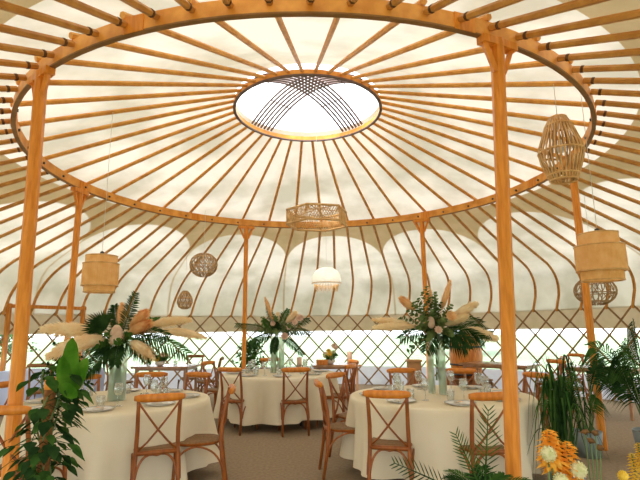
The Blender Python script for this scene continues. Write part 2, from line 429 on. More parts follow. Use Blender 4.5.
round_table(TA, 'round table under ivory cloth holding the fan palm and pampas arrangement', 'ivory cloth draped over the table below the fan palm and pampas arrangement', 1)
round_table(TB, 'round table under ivory cloth beside the thick post, with two slim vases', 'ivory cloth draped over the table with two slim vases beside the thick post', 2)
round_table(TC, 'round table under ivory cloth in the middle, in front of the leafy shrub', 'ivory cloth draped over the middle table in front of the leafy shrub', 3)

# ------------------------------------------------------------------ cross-back chairs (faces +Y)
def make_chair(kind):
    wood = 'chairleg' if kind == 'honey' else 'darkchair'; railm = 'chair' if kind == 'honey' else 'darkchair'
    t = thing('cross_back_chair', (0, 0, 0), 'x', 'chair')
    b = MB(); pr = []
    n = 28; vs = []; lv = [(.93, .425), (1.0, .437), (1.0, .452), (.93, .462), (.5, .452), (.01, .448)]
    for s, z in lv:
        for k in range(n):
            a = 2 * PI * k / n; ca, sa = math.cos(a), math.sin(a)
            x = .19 * math.copysign(abs(ca) ** .75, ca); y = .205 * math.copysign(abs(sa) ** .75, sa); x *= 1 + .08 * (y / .2)
            vs.append((x * s, y * s, z))
    fs = [(i * n + k, i * n + (k + 1) % n, (i + 1) * n + (k + 1) % n, (i + 1) * n + k) for i in range(2) for k in range(n)]
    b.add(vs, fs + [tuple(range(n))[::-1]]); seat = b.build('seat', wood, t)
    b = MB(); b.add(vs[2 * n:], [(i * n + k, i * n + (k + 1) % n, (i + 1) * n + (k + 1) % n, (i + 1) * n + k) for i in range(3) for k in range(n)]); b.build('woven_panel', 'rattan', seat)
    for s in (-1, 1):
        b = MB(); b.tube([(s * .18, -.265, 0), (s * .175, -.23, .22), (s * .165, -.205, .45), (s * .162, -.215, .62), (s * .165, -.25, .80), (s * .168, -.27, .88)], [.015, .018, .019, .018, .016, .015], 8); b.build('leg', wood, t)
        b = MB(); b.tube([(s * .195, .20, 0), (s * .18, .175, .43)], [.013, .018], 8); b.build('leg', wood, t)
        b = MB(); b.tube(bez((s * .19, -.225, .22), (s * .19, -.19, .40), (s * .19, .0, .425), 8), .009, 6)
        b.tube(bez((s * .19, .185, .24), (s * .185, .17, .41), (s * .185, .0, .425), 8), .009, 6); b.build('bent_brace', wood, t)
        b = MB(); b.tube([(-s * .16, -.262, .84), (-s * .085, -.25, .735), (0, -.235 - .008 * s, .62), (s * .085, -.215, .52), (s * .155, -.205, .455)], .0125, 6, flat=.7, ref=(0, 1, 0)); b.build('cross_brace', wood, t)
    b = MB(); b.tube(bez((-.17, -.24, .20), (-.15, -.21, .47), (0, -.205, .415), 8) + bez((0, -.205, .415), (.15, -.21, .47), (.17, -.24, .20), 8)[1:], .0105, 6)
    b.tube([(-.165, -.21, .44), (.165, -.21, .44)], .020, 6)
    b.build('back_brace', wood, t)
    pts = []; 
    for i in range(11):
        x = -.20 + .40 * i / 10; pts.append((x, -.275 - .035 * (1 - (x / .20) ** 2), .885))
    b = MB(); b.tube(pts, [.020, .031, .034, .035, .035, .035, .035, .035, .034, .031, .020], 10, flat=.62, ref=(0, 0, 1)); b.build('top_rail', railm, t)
    return t
honey = make_chair('honey'); dark = make_chair('dark'); used = {'honey': False, 'dark': False}
def chair(c, deg, dist, label, group, kind='honey', twist=0):
    """seat centre at DIST from table centre C in direction DEG, facing the table"""
    p = pol(dist, deg) + c; p.z = 0
    pr = honey if kind == 'honey' else dark
    place(pr, not used[kind], p, math.radians(deg + 90 + twist), label, group); used[kind] = True
def chair_at(x, y, face, label, group, kind='honey'):
    pr = honey if kind == 'honey' else dark
    place(pr, not used[kind], (x, y, 0), math.radians(face - 90), label, group); used[kind] = True
gA = 'cross-back chairs round the fan palm table'; gB = 'cross-back chairs round the two-vase table'; gC = 'cross-back chairs round the middle table'; gD = 'chairs at the small wooden tables'
chair_at(-1.34, -2.08, 110, 'honey cross-back chair with its back to the viewer at the fan palm table', gA)
chair_at(-1.02, -1.86, 189, 'honey cross-back chair seen side-on in the aisle beside the fan palm table', gA)
chair_at(-2.13, -2.62, 80, 'honey cross-back chair half hidden behind the climbing plant', gA)
chair_at(-3.12, -1.85, 20, 'honey cross-back chair beside the thick post, partly out of view', gA)
chair(TA, 92, .98, 'honey cross-back chair behind the glasses on the fan palm table', gA)
chair(TA, 63, 1.0, 'honey cross-back chair at the far table edge nearer the middle table', gA)
chair(TA, 128, .98, 'honey cross-back chair behind the glass vase of the fan palm table', gA)
chair(TA, 172, 1.0, 'honey cross-back chair on the door-frame side of the fan palm table', gA)
chair_at(.73, -2.06, 74, 'honey cross-back chair back-on, beneath the pampas grass of the two-vase table', gB)
chair_at(1.44, -2.25, 98, 'honey cross-back chair behind the feathery fern, against the thick post', gB)
chair(TB, 181, .98, 'honey cross-back chair seen side-on, aisle edge of the two-vase table', gB, twist=4)
chair(TB, 143, 1.02, 'honey cross-back chair tucked in where the two-vase table faces the middle table', gB)
chair(TB, 96, 1.05, 'honey cross-back chair behind the two-vase table, facing the viewer', gB)
chair(TB, 63, 1.05, 'honey cross-back chair behind the two-vase table, in front of the barrel', gB)
chair(TB, 20, 1.05, 'honey cross-back chair partly behind the thick post and strappy leaves', gB)
chair_at(-.225, .64, 98, 'honey cross-back chair back-on at the centre of the middle table', gC)
chair_at(-1.02, .80, 66, 'honey cross-back chair turned sideways at the middle table aisle corner', gC)
chair(TC, -28, 1.0, 'honey cross-back chair with dark legs, post-side front of the middle table', gC)
chair(TC, 18, 1.05, 'honey cross-back chair beyond the cluster between the two larger tables', gC)
chair(TC, 157, 1.08, 'honey cross-back chair behind the aisle, beside the shrub', gC)
chair(TC, 100, 1.05, 'honey cross-back chair behind the middle table flowers', gC)

# ------------------------------------------------------------------ small wooden tables at the lattice
def wood_table(c, rz, L, W, label, h=.76):
    t = thing('wooden_table', (c[0], c[1], 0), label, 'table', 'wooden side tables', rz)
    b = MB(); b.box((0, 0, h - .02), (L / 2, W / 2, .02)); b.build('tabletop', 'tabletop', t, False)
    b = MB(); b.box((0, 0, h - .06), (L / 2 - .06, W / 2 - .06, .02)); b.build('apron', 'tabletop', t, False)
    for x in (-1, 1):
        for y in (-1, 1):
            b = MB(); b.tube([(x * (L / 2 - .08), y * (W / 2 - .08), h - .04), (x * (L / 2 - .08), y * (W / 2 - .08), 0)], .028, 4); b.build('leg', 'tabletop', t, False)
wood_table((-2.85, 3.45), math.radians(-8), 1.15, .75, 'small brown wooden table behind the fan palm table, with a flower bowl')
wood_table((.52, 3.35), math.radians(3), .95, .75, 'small brown wooden table behind the middle table')
wood_table((3.68, 2.95), math.radians(-46), 1.35, .70, 'long brown wooden table in front of the barrel')
wood_table((5.0, 1.7), math.radians(-60), 1.1, .7, 'small brown wooden table behind the potted palms')
for a in ((-3.75, 3.5, -10, 'dark cross-back chair at the end of the flower-bowl table near the vase'), (-2.05, 3.45, 185, 'dark cross-back chair at the aisle end of the flower-bowl table'),
          (-2.55, 4.15, 262, 'dark cross-back chair behind the flower-bowl table'), ):
    chair_at(a[0], a[1], a[2], a[3], gD, 'dark')
chair_at(4.30, 2.35, 160, 'honey cross-back chair with its rail above the strappy leaves', gD)
chair_at(5.05, 3.05, 200, 'honey cross-back chair beyond the strappy leaves, close to the lattice', gD)
chair_at(4.3, 1.55, 20, 'honey cross-back chair behind the palms at the small table', gD)
chair_at(-4.6, 2.2, 100, 'dark cross-back chair in front of the pale blue table', gD, 'dark')
# pale blue covered table in the far corner
t = thing('side_table', (-4.75, 2.75, 0), 'side table under a pale blue cloth beyond the thick post', 'table')
b = MB(); b.box((0, 0, .735), (.8, .38, .012)); b.build('tabletop', 'tabletop', t, False)
for x in (-1, 1):
    for y in (-1, 1):
        b = MB(); b.tube([(x * .7, y * .3, .73), (x * .7, y * .3, 0)], .02, 8); b.build('leg', 'iron', t)
b = MB(); n = 96; vs = []
for (e, z) in ((-.4, .752), (0, .752), (.012, .74), (.02, .5), (.03, .06)):
    for k in range(n):
        a = 2 * PI * (k + .5) / n; ca, sa = math.cos(a), math.sin(a); s_ = 1 / max(abs(ca), abs(sa)); wv = (.72 - z) * .05 * math.sin(15 * a) if z < .7 else 0
        vs.append((ca * s_ * (.8 + e + wv) if e >= 0 else ca * s_ * .4, sa * s_ * (.38 + e + wv) if e >= 0 else sa * s_ * .19, z))
fs = [(i * n + k, i * n + (k + 1) % n, (i + 1) * n + (k + 1) % n, (i + 1) * n + k) for i in range(4) for k in range(n)] + [tuple(range(n))[::-1]]
b.add(vs, fs); o = b.build('tablecloth', 'bluecloth'); o.location = (-4.75, 2.75, 0); tag(o, 'pale blue cloth over the far side table by the door frame', 'tablecloth')

# barrel on a crate
t = thing('wooden_crate', (3.42, 4.15, 0), 'low brown wooden crate under the orange barrel', 'crate')
b = MB(); b.box((0, 0, .03), (.40, .40, .03)); b.build('base', 'crate', t, False)
for k in range(3):
    for q in range(4):
        b = MB(); R3 = Matrix.Rotation(q * PI / 2, 3, 'Z'); b.box(R3 @ Vector((0, .38, .09 + .1 * k)), (.40, .02, .042), R3); b.build('slat', 'crate', t, False)
b = MB(); b.box((0, 0, .365), (.41, .41, .015)); b.build('lid', 'crate', t, False)
t = thing('oak_barrel', (3.42, 4.15, .38), 'orange-brown wooden barrel standing behind the long wooden table', 'barrel')
b = MB(); b.lathe([(.001, .03), (.27, .03), (.28, 0), (.335, .25), (.355, .46), (.335, .67), (.28, .92), (.27, .89), (.001, .89)], 32); b.build('body', 'barrel', t)
for z, r in ((.06, .297), (.27, .342), (.64, .342), (.85, .300)):
    b = MB(); b.lathe([(r, z), (r + .008, z), (r + .008, z + .04), (r, z + .04)], 32); b.build('hoop', 'iron', t)
t = thing('wooden_box', (1.72, 1.55, 0), 'tall dark brown wooden box stand between the two-vase table and the lattice', 'stand')
b = MB(); b.box((0, 0, .45), (.10, .10, .45)); b.build('body', 'crate', t, False)
b = MB(); b.box((0, 0, .915), (.115, .115, .015)); b.build('top', 'crate', t, False)

# ------------------------------------------------------------------ tableware
def lathe_part(prof, name, m, parent, n=20): b = MB(); b.lathe(prof, n); return b.build(name, m, parent)
plate = thing('dinner_plate', (0, 0, 0), 'x', 'plate')
lathe_part([(.001, .006), (.08, .006), (.10, .012), (.135, .020), (.139, .019), (.09, .002), (.001, 0)], 'dish', 'china', plate, 32)
lathe_part([(.132, .0195), (.1405, .0225), (.1415, .020), (.137, .0165)], 'rim', 'rim', plate, 32)
wine = thing('wine_glass', (0, 0, 0), 'x', 'glass')
lathe_part([(.001, .001), (.034, .001), (.034, .004), (.006, .008), (.0045, .09)], 'stem', 'glass', wine, 16)
lathe_part([(.0045, .09), (.025, .10), (.038, .13), (.040, .155), (.031, .205), (.030, .205), (.038, .155), (.036, .13), (.022, .104), (.001, .096)], 'bowl', 'glass', wine, 16)
tumb = MB().lathe([(.001, .001), (.033, .001), (.038, .10), (.036, .10), (.031, .008), (.001, .008)], 16).build('tumbler', 'glass'); tag(tumb, 'x', 'glass')
nap = thing('napkin', (0, 0, 0), 'x', 'napkin')
b = MB()
for k in range(3): b.box((0, .0, .004 + k * .007), (.035 - .003 * k, .085 - .004 * k, .003))
b.build('fold', 'linen', nap, False)
b = MB(); b.tube([(-.037, 0, .013), (0, 0, .026), (.037, 0, .013)], .004, 6); b.build('ribbon', 'pampasorange', nap)
sides = {0: 'potted palm side', 45: 'far palm corner', 90: 'far lattice side', 135: 'far door-frame corner', 180: 'door-frame side', 225: 'camera side near the climbing plant', 270: 'camera side', 315: 'camera side near the thick post'}
firsts = dict(p=True, w=True, t=True, n=True)
for (c, tn, off) in ((TA, 'fan palm table', 10), (TB, 'two-vase table', 0), (TC, 'middle table', 8)):
    for a in range(0, 360, 45):
        q = a + off; z = .7485; s = sides[a]
        rr = math.radians(q + 90)
        place(plate, firsts['p'], c + pol(.70, q, z), 0, 'white plate with grey rim, %s of the %s' % (s, tn), 'plates on the ' + tn); firsts['p'] = False
        place(nap, firsts['n'], c + pol(.70, q, z + .0062), rr, 'folded napkin on the plate, %s of the %s' % (s, tn), 'napkins on the ' + tn); firsts['n'] = False
        place(wine, firsts['w'], c + pol(.47, q + 14, z), 0, 'clear stemmed wine glass, %s of the %s' % (s, tn), 'wine glasses on the ' + tn); firsts['w'] = False
        place(tumb, firsts['t'], c + pol(.50, q - 3, z), 0, 'clear straight tumbler, %s of the %s' % (s, tn), 'tumblers on the ' + tn); firsts['t'] = False

# ------------------------------------------------------------------ foliage builders
def frond(name, base, d, L, droop, leaf, m, parent, n=22, w=.016, up=(0, 0, 1), hang=.35, stem='stem'):
    """feather-shaped palm frond: rachis with leaflets both sides"""
    b = MB(); base = Vector(base); d = Vector(d).normalized(); pts = []
    for i in range(13):
        t = i / 12; pts.append(base + d * L * t - Vector((0, 0, 1)) * droop * L * t * t)
    b.tube(pts, [.006 * (1 - .8 * i / 12) + .0012 for i in range(13)], 5)
    for i in range(n):
        t = .22 + .76 * i / (n - 1); k = t * 12; j = min(11, int(k)); p = pts[j].lerp(pts[j + 1], k - j); tg = (pts[j + 1] - pts[j]).normalized()
        u = Vector(up); sd = tg.cross(u)
        sd = sd.normalized() if sd.length > .05 else tg.orthogonal().normalized()
        nn = sd.cross(tg)
        ll = leaf * (.45 + .8 * math.sin(PI * min(1, t * .95))) * random.uniform(.88, 1.1)
        for s in (1, -1):
            dd = tg * (.65 + .5 * t) + sd * s * 1.0 + nn * .18 + Vector([random.uniform(-.08, .08) for _ in range(3)])
            b.leaf(p, dd, nn, ll, w, 'lance', hang, 3, .2)
    return b.build(name, m, parent)
def fan(name, base, d, L, R, m, parent, n=22, up=(0, 0, 1), spread=2.5):
    b = MB(); base = Vector(base); d = Vector(d).normalized(); hub = base + d * L
    b.tube([base, hub], .006, 6)
    u = Vector(up); sd = d.cross(u).normalized(); nn = sd.cross(d)
    for i in range(n):
        a = (i / (n - 1) - .5) * spread
        dd = d * math.cos(a) + sd * math.sin(a) + nn * random.uniform(-.06, .06)
        b.leaf(hub, dd, nn, R * (1 - .12 * abs(a)) * random.uniform(.92, 1.05), .022, 'lance', .08, 5, .35)
    return b.build(name, m, parent)
def plume(name, base, d, stem, L, W, m, parent, droop=.1, hairs=520):
    W = W * 1.35
    """pampas plume: soft spindle of fine hairs at the end of a stem"""
    b = MB(); base = Vector(base); d = Vector(d).normalized()
    def P(t): return base + d * (stem + L) * t - Vector((0, 0, 1)) * droop * (stem + L) * t * t
    b.tube([P(i / 10) for i in range(11)], .0035, 5)
    t0 = stem / (stem + L)
    sp = [P(t0 + (1 - t0) * i / 10) for i in range(11)]
    b.tube(sp, [max(.004, W * .33 * math.sin(PI * (i / 10 * .93 + .06)) ** .7) for i in range(11)], 10)
    for _ in range(hairs):
        t = random.uniform(0, 1) ** .9; k = t * 10; j = min(9, int(k)); p = sp[j].lerp(sp[j + 1], k - j); tg = (sp[j + 1] - sp[j]).normalized()
        o = tg.orthogonal().normalized(); o.rotate(Matrix.Rotation(random.uniform(0, 6.28), 3, tg))
        prof = math.sin(PI * (t * .88 + .1)) ** .7
        hl = random.uniform(.45, .85) * W * .62
        dd = tg * 1.15 + o * .75
        b.leaf(p + o * W * .24 * prof, dd, o, hl * (0.35 + .65 * prof), W * .07, 'lance', .12, 2, .0)
    return b.build(name, m, parent)
def spray(name, base, d, L, leafL, leafW, m, parent, n=22, droop=.15, shape='round', r=.003):
    b = MB(); base = Vector(base); d = Vector(d).normalized()
    def P(t): return base + d * L * t - Vector((0, 0, 1)) * droop * L * t * t
    b.tube([P(i / 8) for i in range(9)], [r * (1.3 - .9 * i / 8) for i in range(9)], 5)
    for i in range(n):
        t = .2 + .8 * i / n; p = P(t); o = d.orthogonal().normalized(); o.rotate(Matrix.Rotation(i * 2.4, 3, d))
        b.leaf(p, o + d * .5 + Vector((0, 0, .1)), d - o * .3, leafL * random.uniform(.7, 1.15) * (1.1 - .4 * t), leafW, shape, .1, 4, .1)
    return b.build(name, m, parent)
def flower(name, c, r, m, parent, d=(0, -1, .4)):
    b = MB(); c = Vector(c); d = Vector(d).normalized(); o = d.orthogonal().normalized()
    for ring_, k, tilt in ((1.0, 9, .35), (.8, 8, .8), (.55, 6, 1.5)):
        for i in range(k):
            q = o.copy(); q.rotate(Matrix.Rotation(2 * PI * i / k + ring_, 3, d))
            b.leaf(c, q + d * tilt, d, r * ring_, r * .75, 'round', 0, 3, .3)
    b.ball(c + d * r * .1, r * .22, 8)
    return b.build(name, m, parent)
def vase(c, R, H, label, group):
    t = thing('glass_vase', c, label, 'vase', group)
    b = MB(); b.lathe([(.001, .001), (R, .001), (R, .012), (R, H), (R - .005, H), (R - .005, .018), (.001, .018)], 28); b.build('glass', 'vase', t)
    b = MB(); b.lathe([(.001, .02), (R - .007, .02), (R - .007, H * .55), (.001, H * .55)], 24); b.build('water', 'water', t)
def stems(c, R, H, t, k=7, bottom=-.5):
    for i in range(k):
        a = 6.28 * i / k; b = MB(); b.tube([(R * .6 * math.cos(a), R * .6 * math.sin(a), bottom), (R * .5 * math.cos(a + 2), R * .5 * math.sin(a + 2), 0), (.04 * math.cos(a + 2.2), .04 * math.sin(a + 2.2), .10)], .004, 5); b.build('stem', 'stem', t)

# --- arrangement on the fan palm table
VA = TA + Vector((.03, -.05, .749)); H = .58
vase(VA, .085, H, 'wide tall clear glass vase on the fan palm table', None)
t = thing('flower_arrangement', VA + Vector((0, 0, H)), 'large arrangement of fan palm, palm fronds and tan pampas in the wide vase', 'flowers')
stems(VA, .07, H, t, 8, -.52)
F = (0, -1, .5)
fan('fan_leaf', (0, 0, .03), (-.85, -.35, .62), .17, .25, 'leafdark', t, 24, up=F)
fan('fan_leaf', (0, 0, 0), (-.75, -.3, -.25), .10, .22, 'leafdark', t, 16, up=F)
fan('fan_leaf', (0, 0, .0), (.25, -.6, .5), .06, .17, 'leafdark', t, 14, up=F)
for d, L, dr, lf, mm in (((.35, -.2, 1.0), .50, .0, .11, 'leafdark'), ((.95, -.35, .38), .62, .30, .12, 'leafdark'), ((1, -.1, .15), .72, .35, .13, 'leafmid'), ((.8, -.5, -.05), .5, .3, .12, 'leafdark'),
                         ((-.5, -.5, -.5), .40, .25, .13, 'leafdark'), ((-.25, .2, .8), .4, .05, .1, 'leafdark'), ((.6, .5, .6), .5, .2, .12, 'leafmid'), ((-.7, .4, .1), .5, .3, .12, 'leafmid'), ((.15, -.6, -.35), .3, .3, .1, 'leafdark')):
    frond('palm_frond', (0, 0, .02), d, L, dr, lf, mm, t, 20, .017, F)
for d, st, L, W, dr, mm in (((-1, -.1, .30), .20, .60, .15, .16, 'pampas'), ((-.9, -.5, .10), .14, .50, .16, .35, 'pampas'), ((.95, -.1, .50), .35, .48, .10, .25, 'pampas'), ((.6, -.2, .65), .16, .28, .11, .1, 'pampasorange'),
                           ((.75, -.3, .42), .12, .30, .12, .1, 'pampasorange'), ((.75, -.5, -.10), .18, .34, .12, .25, 'pampas'), ((-.05, .1, 1), .12, .24, .09, 0, 'pampasorange'), ((.1, -.9, .12), .02, .14, .13, .0, 'pampas'), ((1.0, .3, .32), .4, .5, .1, .3, 'pampas')):
    plume('pampas_plume', (0, 0, .03), d, st, L, W, mm, t, dr)
b = MB(); b.ball((.02, -.16, .07), .062, 14, (1, .8, 1.55), .05); b.build('protea_bloom', 'blush', t)
for d in ((-.6, -.4, .4), (.1, -.5, .7), (.5, -.5, .3), (.2, -.7, .1), (-.4, -.6, 0), (-.1, -.6, .35), (0, -.3, -.5)):
    spray('leaf_spray', (0, 0, 0), d, .24, .07, .05, 'leafmid', t, 14)
# --- arrangement on the middle table
VC = TC + Vector((-.03, -.02, .749)); H = .60
vase(VC + Vector((-.05, 0, 0)), .05, H, 'tall clear vase under the middle table flowers, beside its twin on the aisle side', 'clear vases on the middle table')
vase(VC + Vector((.075, .05, 0)), .05, H - .02, 'slightly shorter clear vase under the middle table flowers', 'clear vases on the middle table')
t = thing('flower_arrangement', VC + Vector((0, 0, H)), 'dark green leafy arrangement with blush blooms on the middle table', 'flowers')
stems(VC, .05, H, t, 6, -.5)
for d, L, dr, lf, mm in (((-1, -.2, .35), .70, .12, .10, 'leafdark'), ((.9, -.3, .3), .6, .3, .10, 'leafdark'), ((-.9, -.4, -.05), .45, .3, .1, 'leafdark'), ((.8, -.3, -.35), .5, .3, .08, 'leafdark'), ((-.35, 0, 1), .5, .0, .07, 'leafdark'),
                         ((.4, 0, .9), .45, .05, .1, 'leafmid'), ((.9, .2, .6), .65, .2, .1, 'leafdark'), ((-.5, -.5, .6), .4, .1, .1, 'leafmid'), ((.05, -.5, .5), .3, .1, .1, 'leafdark'), ((-.1, -.4, -.5), .3, .2, .09, 'leafdark')):
    frond('palm_frond', (0, 0, .03), d, L, dr, lf, mm, t, 20, .017, F)
for d in ((-.6, -.3, .8), (-.2, 0, 1.1), (.25, 0, 1.1), (.7, 0, .8), (.4, -.5, .3), (-.5, -.6, .2), (0, -.7, .15), (.7, -.4, .1), (-.9, 0, .5), (.0, -.5, .6)):
    spray('leaf_spray', (0, 0, .03), d, .42, .07, .05, 'euca', t, 20)
plume('pampas_plume', (0, 0, .05), (-.35, 0, 1), .20, .40, .08, 'pampasorange', t, 0)
plume('pampas_plume', (0, 0, .05), (.05, 0, 1), .12, .20, .09, 'pampas', t, 0)
plume('pampas_plume', (0, 0, .05), (.65, -.1, .65), .22, .24, .11, 'pampas', t, .0)
for c, r in (((.38, -.1, .27), .075), ((.30, -.12, .20), .06), ((.14, -.22, -.02), .07), ((-.05, -.2, .18), .05), ((.2, -.2, .12), .05)): flower('blush_flower', c, r, 'blush', t)
# --- arrangement on the two-vase table
VB = TB + Vector((.0, .02, .749)); H = .66
vase(VB + Vector((-.055, .07, 0)), .038, H, 'slim tall pale glass vase on the two-vase table, set further back', 'slim vases on the two-vase table')
vase(VB + Vector((.035, -.04, 0)), .042, H - .03, 'slim tall pale glass vase on the two-vase table, standing in front', 'slim vases on the two-vase table')
t = thing('flower_arrangement', VB + Vector((0, 0, H - .02)), 'wild eucalyptus and pampas arrangement with palm leaves in the slim vases', 'flowers')
stems(VB, .04, H, t, 6, -.5)
for d, L in (((-.3, -.1, 1), .50), ((-.15, 0, 1.1), .42), ((-.45, -.2, .9), .45), ((0, -.2, 1), .36), ((.2, 0, .9), .36), ((-.7, -.2, .6), .42), ((-.2, -.5, .7), .3), ((.1, -.6, .4), .26), ((.5, -.2, .6), .3),
             ((-.6, -.5, .2), .3), ((-.75, -.3, -.35), .40), ((-.3, -.5, -.1), .25), ((.3, -.6, 0), .25), ((.2, -.4, -.5), .22), ((-.4, .3, .8), .45), ((-.2, -.2, 1), .56), ((-.05, -.3, .8), .45), ((-.55, -.3, .7), .46), ((.3, -.4, .7), .38), ((-.8, 0, .4), .44), ((-.5, -.6, .45), .38), ((0, -.1, 1), .48)):
    spray('eucalyptus_spray', (0, 0, .02), d, L, .065, .045, 'euca', t, 22)
for d, L, dr, lf in (((.95, -.35, .28), .55, .32, .15), ((.8, -.5, .05), .48, .25, .15), ((.95, .1, .5), .6, .35, .14), ((.5, -.6, -.1), .4, .2, .14), ((-.8, -.3, .1), .45, .3, .1), ((-.4, -.6, -.3), .35, .2, .12), ((.7, -.4, -.4), .35, .1, .13)):
    frond('palm_frond', (0, 0, .02), d, L, dr, lf, 'leafdark', t, 20, .013, F)
for d, st, L, W, dr, mm in (((-1, -.15, .16), .25, .45, .09, .12, 'pampas'), ((-.75, 0, .75), .30, .22, .09, .05, 'pampasorange'), ((.35, 0, .95), .22, .34, .07, 0, 'pampasorange'), ((.85, -.1, .62), .22, .34, .10, .1, 'pampas'),
                           ((.8, -.3, .45), .12, .26, .10, .1, 'pampas'), ((1, -.3, .12), .28, .34, .12, .28, 'pampas'), ((-.1, 0, 1), .25, .2, .05, 0, 'pampasorange'), ((-.95, 0, .25), .3, .4, .08, .1, 'pampas')):
    plume('pampas_plume', (0, 0, .03), d, st, L, W, mm, t, dr)
b = MB(); b.ball((-.08, -.14, .10), .042, 12, (1, .8, 1.5), .05); b.build('protea_bloom', 'blush', t)
flower('brown_flower', (.13, -.15, .16), .07, 'pampasorange', t); flower('blush_flower', (-.02, -.18, .02), .05, 'blush', t)

# bowl of flowers on the far wooden table, jug bouquet on the next one
def posy(c, R, label, seed, h):
    random.seed(seed)
    t = thing('flower_bowl', c, label, 'flowers')
    b = MB(); b.lathe([(.001, 0), (.05, 0), (.09, .04), (.10, .09), (.095, .09), (.085, .045), (.001, .02)], 20); b.build('bowl', 'china', t)
    for i in range(9):
        a = i * 2.4; spray('leaf_spray', (0, 0, .07), (math.cos(a) * .8, math.sin(a) * .8, .5 + .5 * random.random()), R, .07, .05, 'leafmid' if i % 2 else 'euca', t, 12)
    for i in range(7):
        a = i * .9; flower('flower', (R * .55 * math.cos(a), R * .55 * math.sin(a), .12 + h * random.random()), .06, ('blush', 'creamball', 'yellow')[i % 3], t)
posy((-2.95, 3.30, .76), .22, 'low bowl of dried flowers on the wooden table behind the fan palm table', 3, .12)
posy((.42, 3.30, .76), .20, 'pale bouquet on the small wooden table behind the middle table', 5, .25)
# candles, boxes
def candle(c, r, h, label, m='candle'):
    t = thing('pillar_candle', c, label, 'candle'); b = MB(); b.lathe([(.001, 0), (r, 0), (r, h - .01), (r - .01, h), (.001, h - .006)], 18); b.build('wax', m, t)
    b = MB(); b.tube([(0, 0, h - .01), (0, 0, h + .015)], .002, 5); b.build('wick', 'iron', t)
candle(TC + Vector((.33, .45, .7485)), .045, .22, 'tall pink pillar candle on the middle table')
candle((.80, 3.20, .76), .05, .24, 'pink pillar candle on the small wooden table behind the middle table')
t = thing('wooden_box', (.25, 3.18, .76), 'small orange wooden box beside the pale bouquet', 'box')
b = MB(); b.box((0, 0, .04), (.11, .07, .04)); b.build('body', 'chair', t, False); b = MB(); b.box((0, 0, .086), (.115, .075, .006)); b.build('lid', 'pole', t, False)
for i, (x, y, s) in enumerate(((-3.2, 3.35, 'beside the flower bowl towards the vase'), (-2.62, 3.2, 'at the aisle end beside the flower bowl'))):
    place(tumb, False, (x, y, .76), 0, 'clear tumbler on the far wooden table ' + s, 'tumblers on the far wooden table')

# ------------------------------------------------------------------ plants
def pot(c, R, H, m, parent, taper=.82):
    b = MB(); b.lathe([(.001, 0), (R * taper, 0), (R, H), (R - .012, H), (R - .03, H - .04), (.001, H - .04)], 28); b.build('pot', m, parent)
    b = MB(); b.lathe([(R - .025, H - .035), (R * .5, H - .02), (.001, H - .015)], 20); b.build('soil', 'soil', parent)
def potted_palm(c, R, H, label, seed, hs, nf, leaf, spreadL):
    """kentia-like: slim stalks fan out from the soil and arch over"""
    random.seed(seed); t = thing('potted_palm', c, label, 'plant', 'potted palms by the post'); pot(c, R, H, 'potgrey', t)
    for i in range(nf):
        a = i * 2.4 + seed; f = i / nf; lean = .06 + .22 * f; hh = hs * random.uniform(.35, 1.0) * (1 - .25 * f)
        p0 = Vector((.05 * math.cos(a), .05 * math.sin(a), H - .03)); d0 = Vector((math.cos(a) * lean, math.sin(a) * lean, 1)).normalized(); p1 = p0 + d0 * hh
        b = MB(); b.tube([p0, p0.lerp(p1, .5), p1], [.009, .006, .004], 6); b.build('stem', 'stem', t)
        frond('palm_frond', p1 - d0 * .1, d0 + Vector((math.cos(a) * .22, math.sin(a) * .22, 0)), spreadL * random.uniform(.8, 1.15), .18 + .30 * f, leaf, 'leafdark' if i % 3 else 'leafmid', t, 15, .017, (math.cos(a + 1.5), math.sin(a + 1.5), .4), .75)
potted_palm((3.14, -.86, 0), .165, .27, 'slim palm in the grey pot standing in front of the wooden post', 3, .72, 14, .17, .44)
potted_palm((3.78, -1.05, 0), .20, .30, 'tall full palm in the grey pot beside the frame edge', 8, 1.0, 26, .24, .60)
random.seed(12)
t = thing('strappy_plant', (2.22, -2.15, 0), 'tall plant with long dark drooping strap leaves beside the thick post', 'plant')
pot(None, .15, .26, 'potgrey', t)
for i in range(80):
    a = random.uniform(0, 6.28); r0 = random.uniform(0, .08); k = random.random()
    if i % 20 == 0: b = MB()
    p0 = Vector((r0 * math.cos(a), r0 * math.sin(a), .24)); er = Vector((math.cos(a), math.sin(a), 0))
    if k < .22: pts = bez(p0, p0 + Vector((0, 0, .5)), p0 + er * random.uniform(.05, .26) + Vector((0, 0, random.uniform(.7, 1.05))), 8)
    else:
        hz = random.uniform(.30, .95); rc = random.uniform(.08, .34)
        pts = bez(p0, p0 + er * rc * .35 + Vector((0, 0, hz * 1.9)), p0 + er * rc + Vector((0, 0, random.uniform(-.15, .35))), 8)
    sd = Vector((-math.sin(a), math.cos(a), 0)); vs = []
    for j, p in enumerate(pts):
        ww = .0085 * min(1, .5 + j * .3) * min(1, (8.2 - j) / 3)
        vs += [p - sd * ww, p + er * ww * .4, p + sd * ww]
    b.add(vs, [f for j in range(8) for f in ((3 * j, 3 * j + 1, 3 * j + 4, 3 * j + 3), (3 * j + 1, 3 * j + 2, 3 * j + 5, 3 * j + 4))])
    if i % 20 == 19: b.build('leaf_tuft', 'leafmid' if (i // 20) % 2 else 'leafdark', t)

